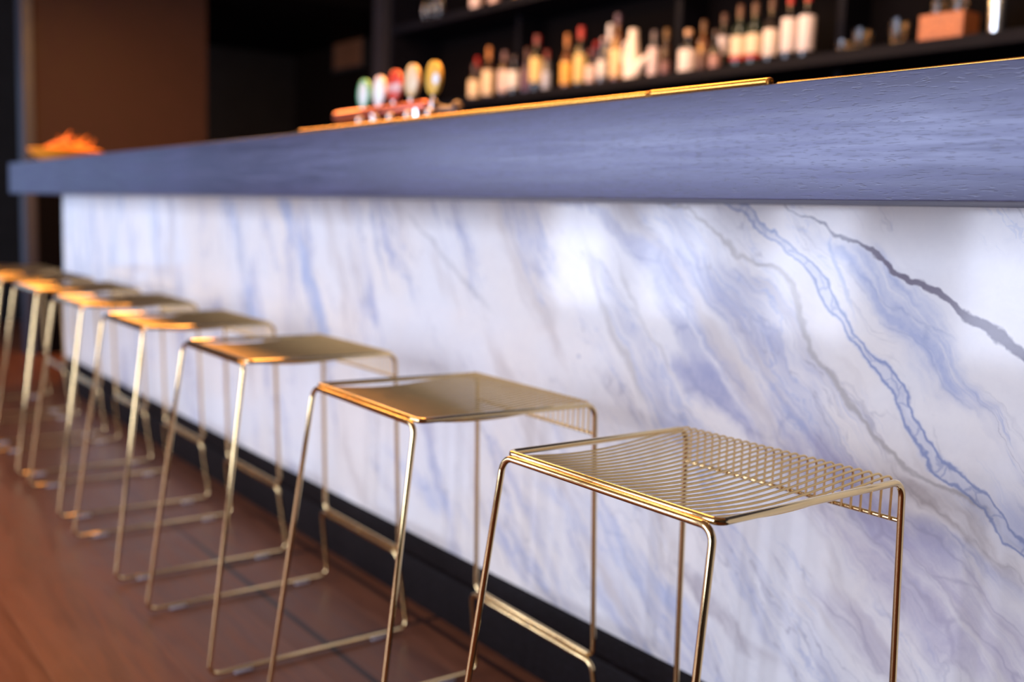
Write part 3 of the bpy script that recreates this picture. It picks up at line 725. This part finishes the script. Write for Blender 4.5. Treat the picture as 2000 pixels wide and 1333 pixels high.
# glasses
M_glass = bpy.data.materials.new('drinking_glass'); M_glass.use_nodes = True
g = G(M_glass); g.b.inputs['Base Color'].default_value = (0.5, 0.47, 0.5, 1); g.b.inputs['Roughness'].default_value = 0.04
g.b.inputs['Transmission Weight'].default_value = 1.0; g.b.inputs['IOR'].default_value = 1.45
def glass(x, y, z, r, h, label, grp='glasses on the back bar shelves', stem=False):
    if stem:
        pr = [(0, 0.0), (0.034, 0.0), (0.034, 0.002), (0.005, 0.006), (0.004, h * 0.45), (0.012, h * 0.5), (r, h * 0.68), (r * 0.95, h * 0.85), (r * 0.8, h), (r * 0.78, h), (r * 0.92, h * 0.85), (r * 0.96, h * 0.69), (0.006, h * 0.52), (0, h * 0.52)]
    else:
        pr = [(0, 0.0), (r * 0.8, 0.0), (r * 0.86, 0.004), (r, h), (r - 0.0025, h), (r * 0.83, 0.010), (0, 0.010)]
    o = link('drinking_glass', lathe(bmesh.new(), pr, 24), M_glass); o.location = (x, y, z)
    tag(o, label, 'glass', grp)
    return o
glass(-2.774, 3.93, SZ1, 0.045, 0.105, 'tumbler catching warm glints just right of the white-labelled wine bottles')
glass(-2.690, 4.06, SZ1, 0.045, 0.11, 'dim tumbler standing behind, between the two glinting tumblers')
glass(-2.595, 3.93, SZ1, 0.047, 0.12, 'tumbler catching warm glints left of the orange-brown box')
glass(-2.87, 3.94, SZ1, 0.040, 0.07, 'low dim tumbler beside the last wine bottle')
glass(-2.23, 4.02, SZ1, 0.036, 0.15, 'clear glass between the orange-brown box and the steel shaker')
for k, (x, lab) in enumerate([(-6.32, 'upturned grey glass on the upper shelf, leftmost of three'), (-6.22, 'upturned grey glass on the upper shelf, middle of three'), (-6.13, 'upturned grey glass on the upper shelf, rightmost of three')]):
    glass(x, 3.90, SZ2, 0.042, 0.13, lab)
# orange-brown box holding glasses
ob = tag(empty('wooden_box', (-2.375, 3.93, SZ1)), 'open orange-brown wooden box on the lower shelf near the right edge', 'box')
M_obox = wood('orange_brown_box_wood', (0.42, 0.12, 0.03), (0.55, 0.17, 0.05), 0.45, grain=(8, 30, 30))
for nm, q in (('front_board', (-0.095, 0.095, -0.06, -0.05, 0.0, 0.112)), ('rear_board', (-0.095, 0.095, 0.05, 0.06, 0.0, 0.112)), ('end_board', (-0.095, -0.085, -0.05, 0.05, 0.0, 0.112)),
              ('end_board', (0.085, 0.095, -0.05, 0.05, 0.0, 0.112)), ('base', (-0.085, 0.085, -0.05, 0.05, 0.0, 0.01))):
    link(nm, box(bmesh.new(), *q, 0.001), M_obox, ob, False)
for dx, dy, lab in ((-0.045, 0.0, 'glass standing in the orange-brown box, left one'), (0.042, 0.004, 'glass standing in the orange-brown box, right one')):
    glass(-2.375 + dx, 3.93 + dy, SZ1 + 0.0102, 0.037, 0.165, lab)
# steel shaker
sh = tag(empty('cocktail_shaker', (-2.172, 3.93, SZ1)), 'tall bright steel cocktail shaker near the right edge of the lower shelf', 'shaker')
M_steel = mat('brushed_bright_steel', (0.86, 0.90, 0.92), 0.22, 1.0, vary=0.03)
link('tumbler', lathe(bmesh.new(), [(0, 0), (0.028, 0), (0.031, 0.003), (0.043, 0.17), (0.043, 0.172), (0, 0.172)], 28), M_steel, sh)
link('strainer_top', lathe(bmesh.new(), [(0.043, 0.1725), (0.044, 0.176), (0.040, 0.20), (0.024, 0.225), (0.020, 0.23), (0, 0.23)], 28), M_steel, sh)
link('shaker_cap', lathe(bmesh.new(), [(0.0215, 0.2305), (0.0215, 0.262), (0.015, 0.272), (0, 0.274)], 22), M_steel, sh)
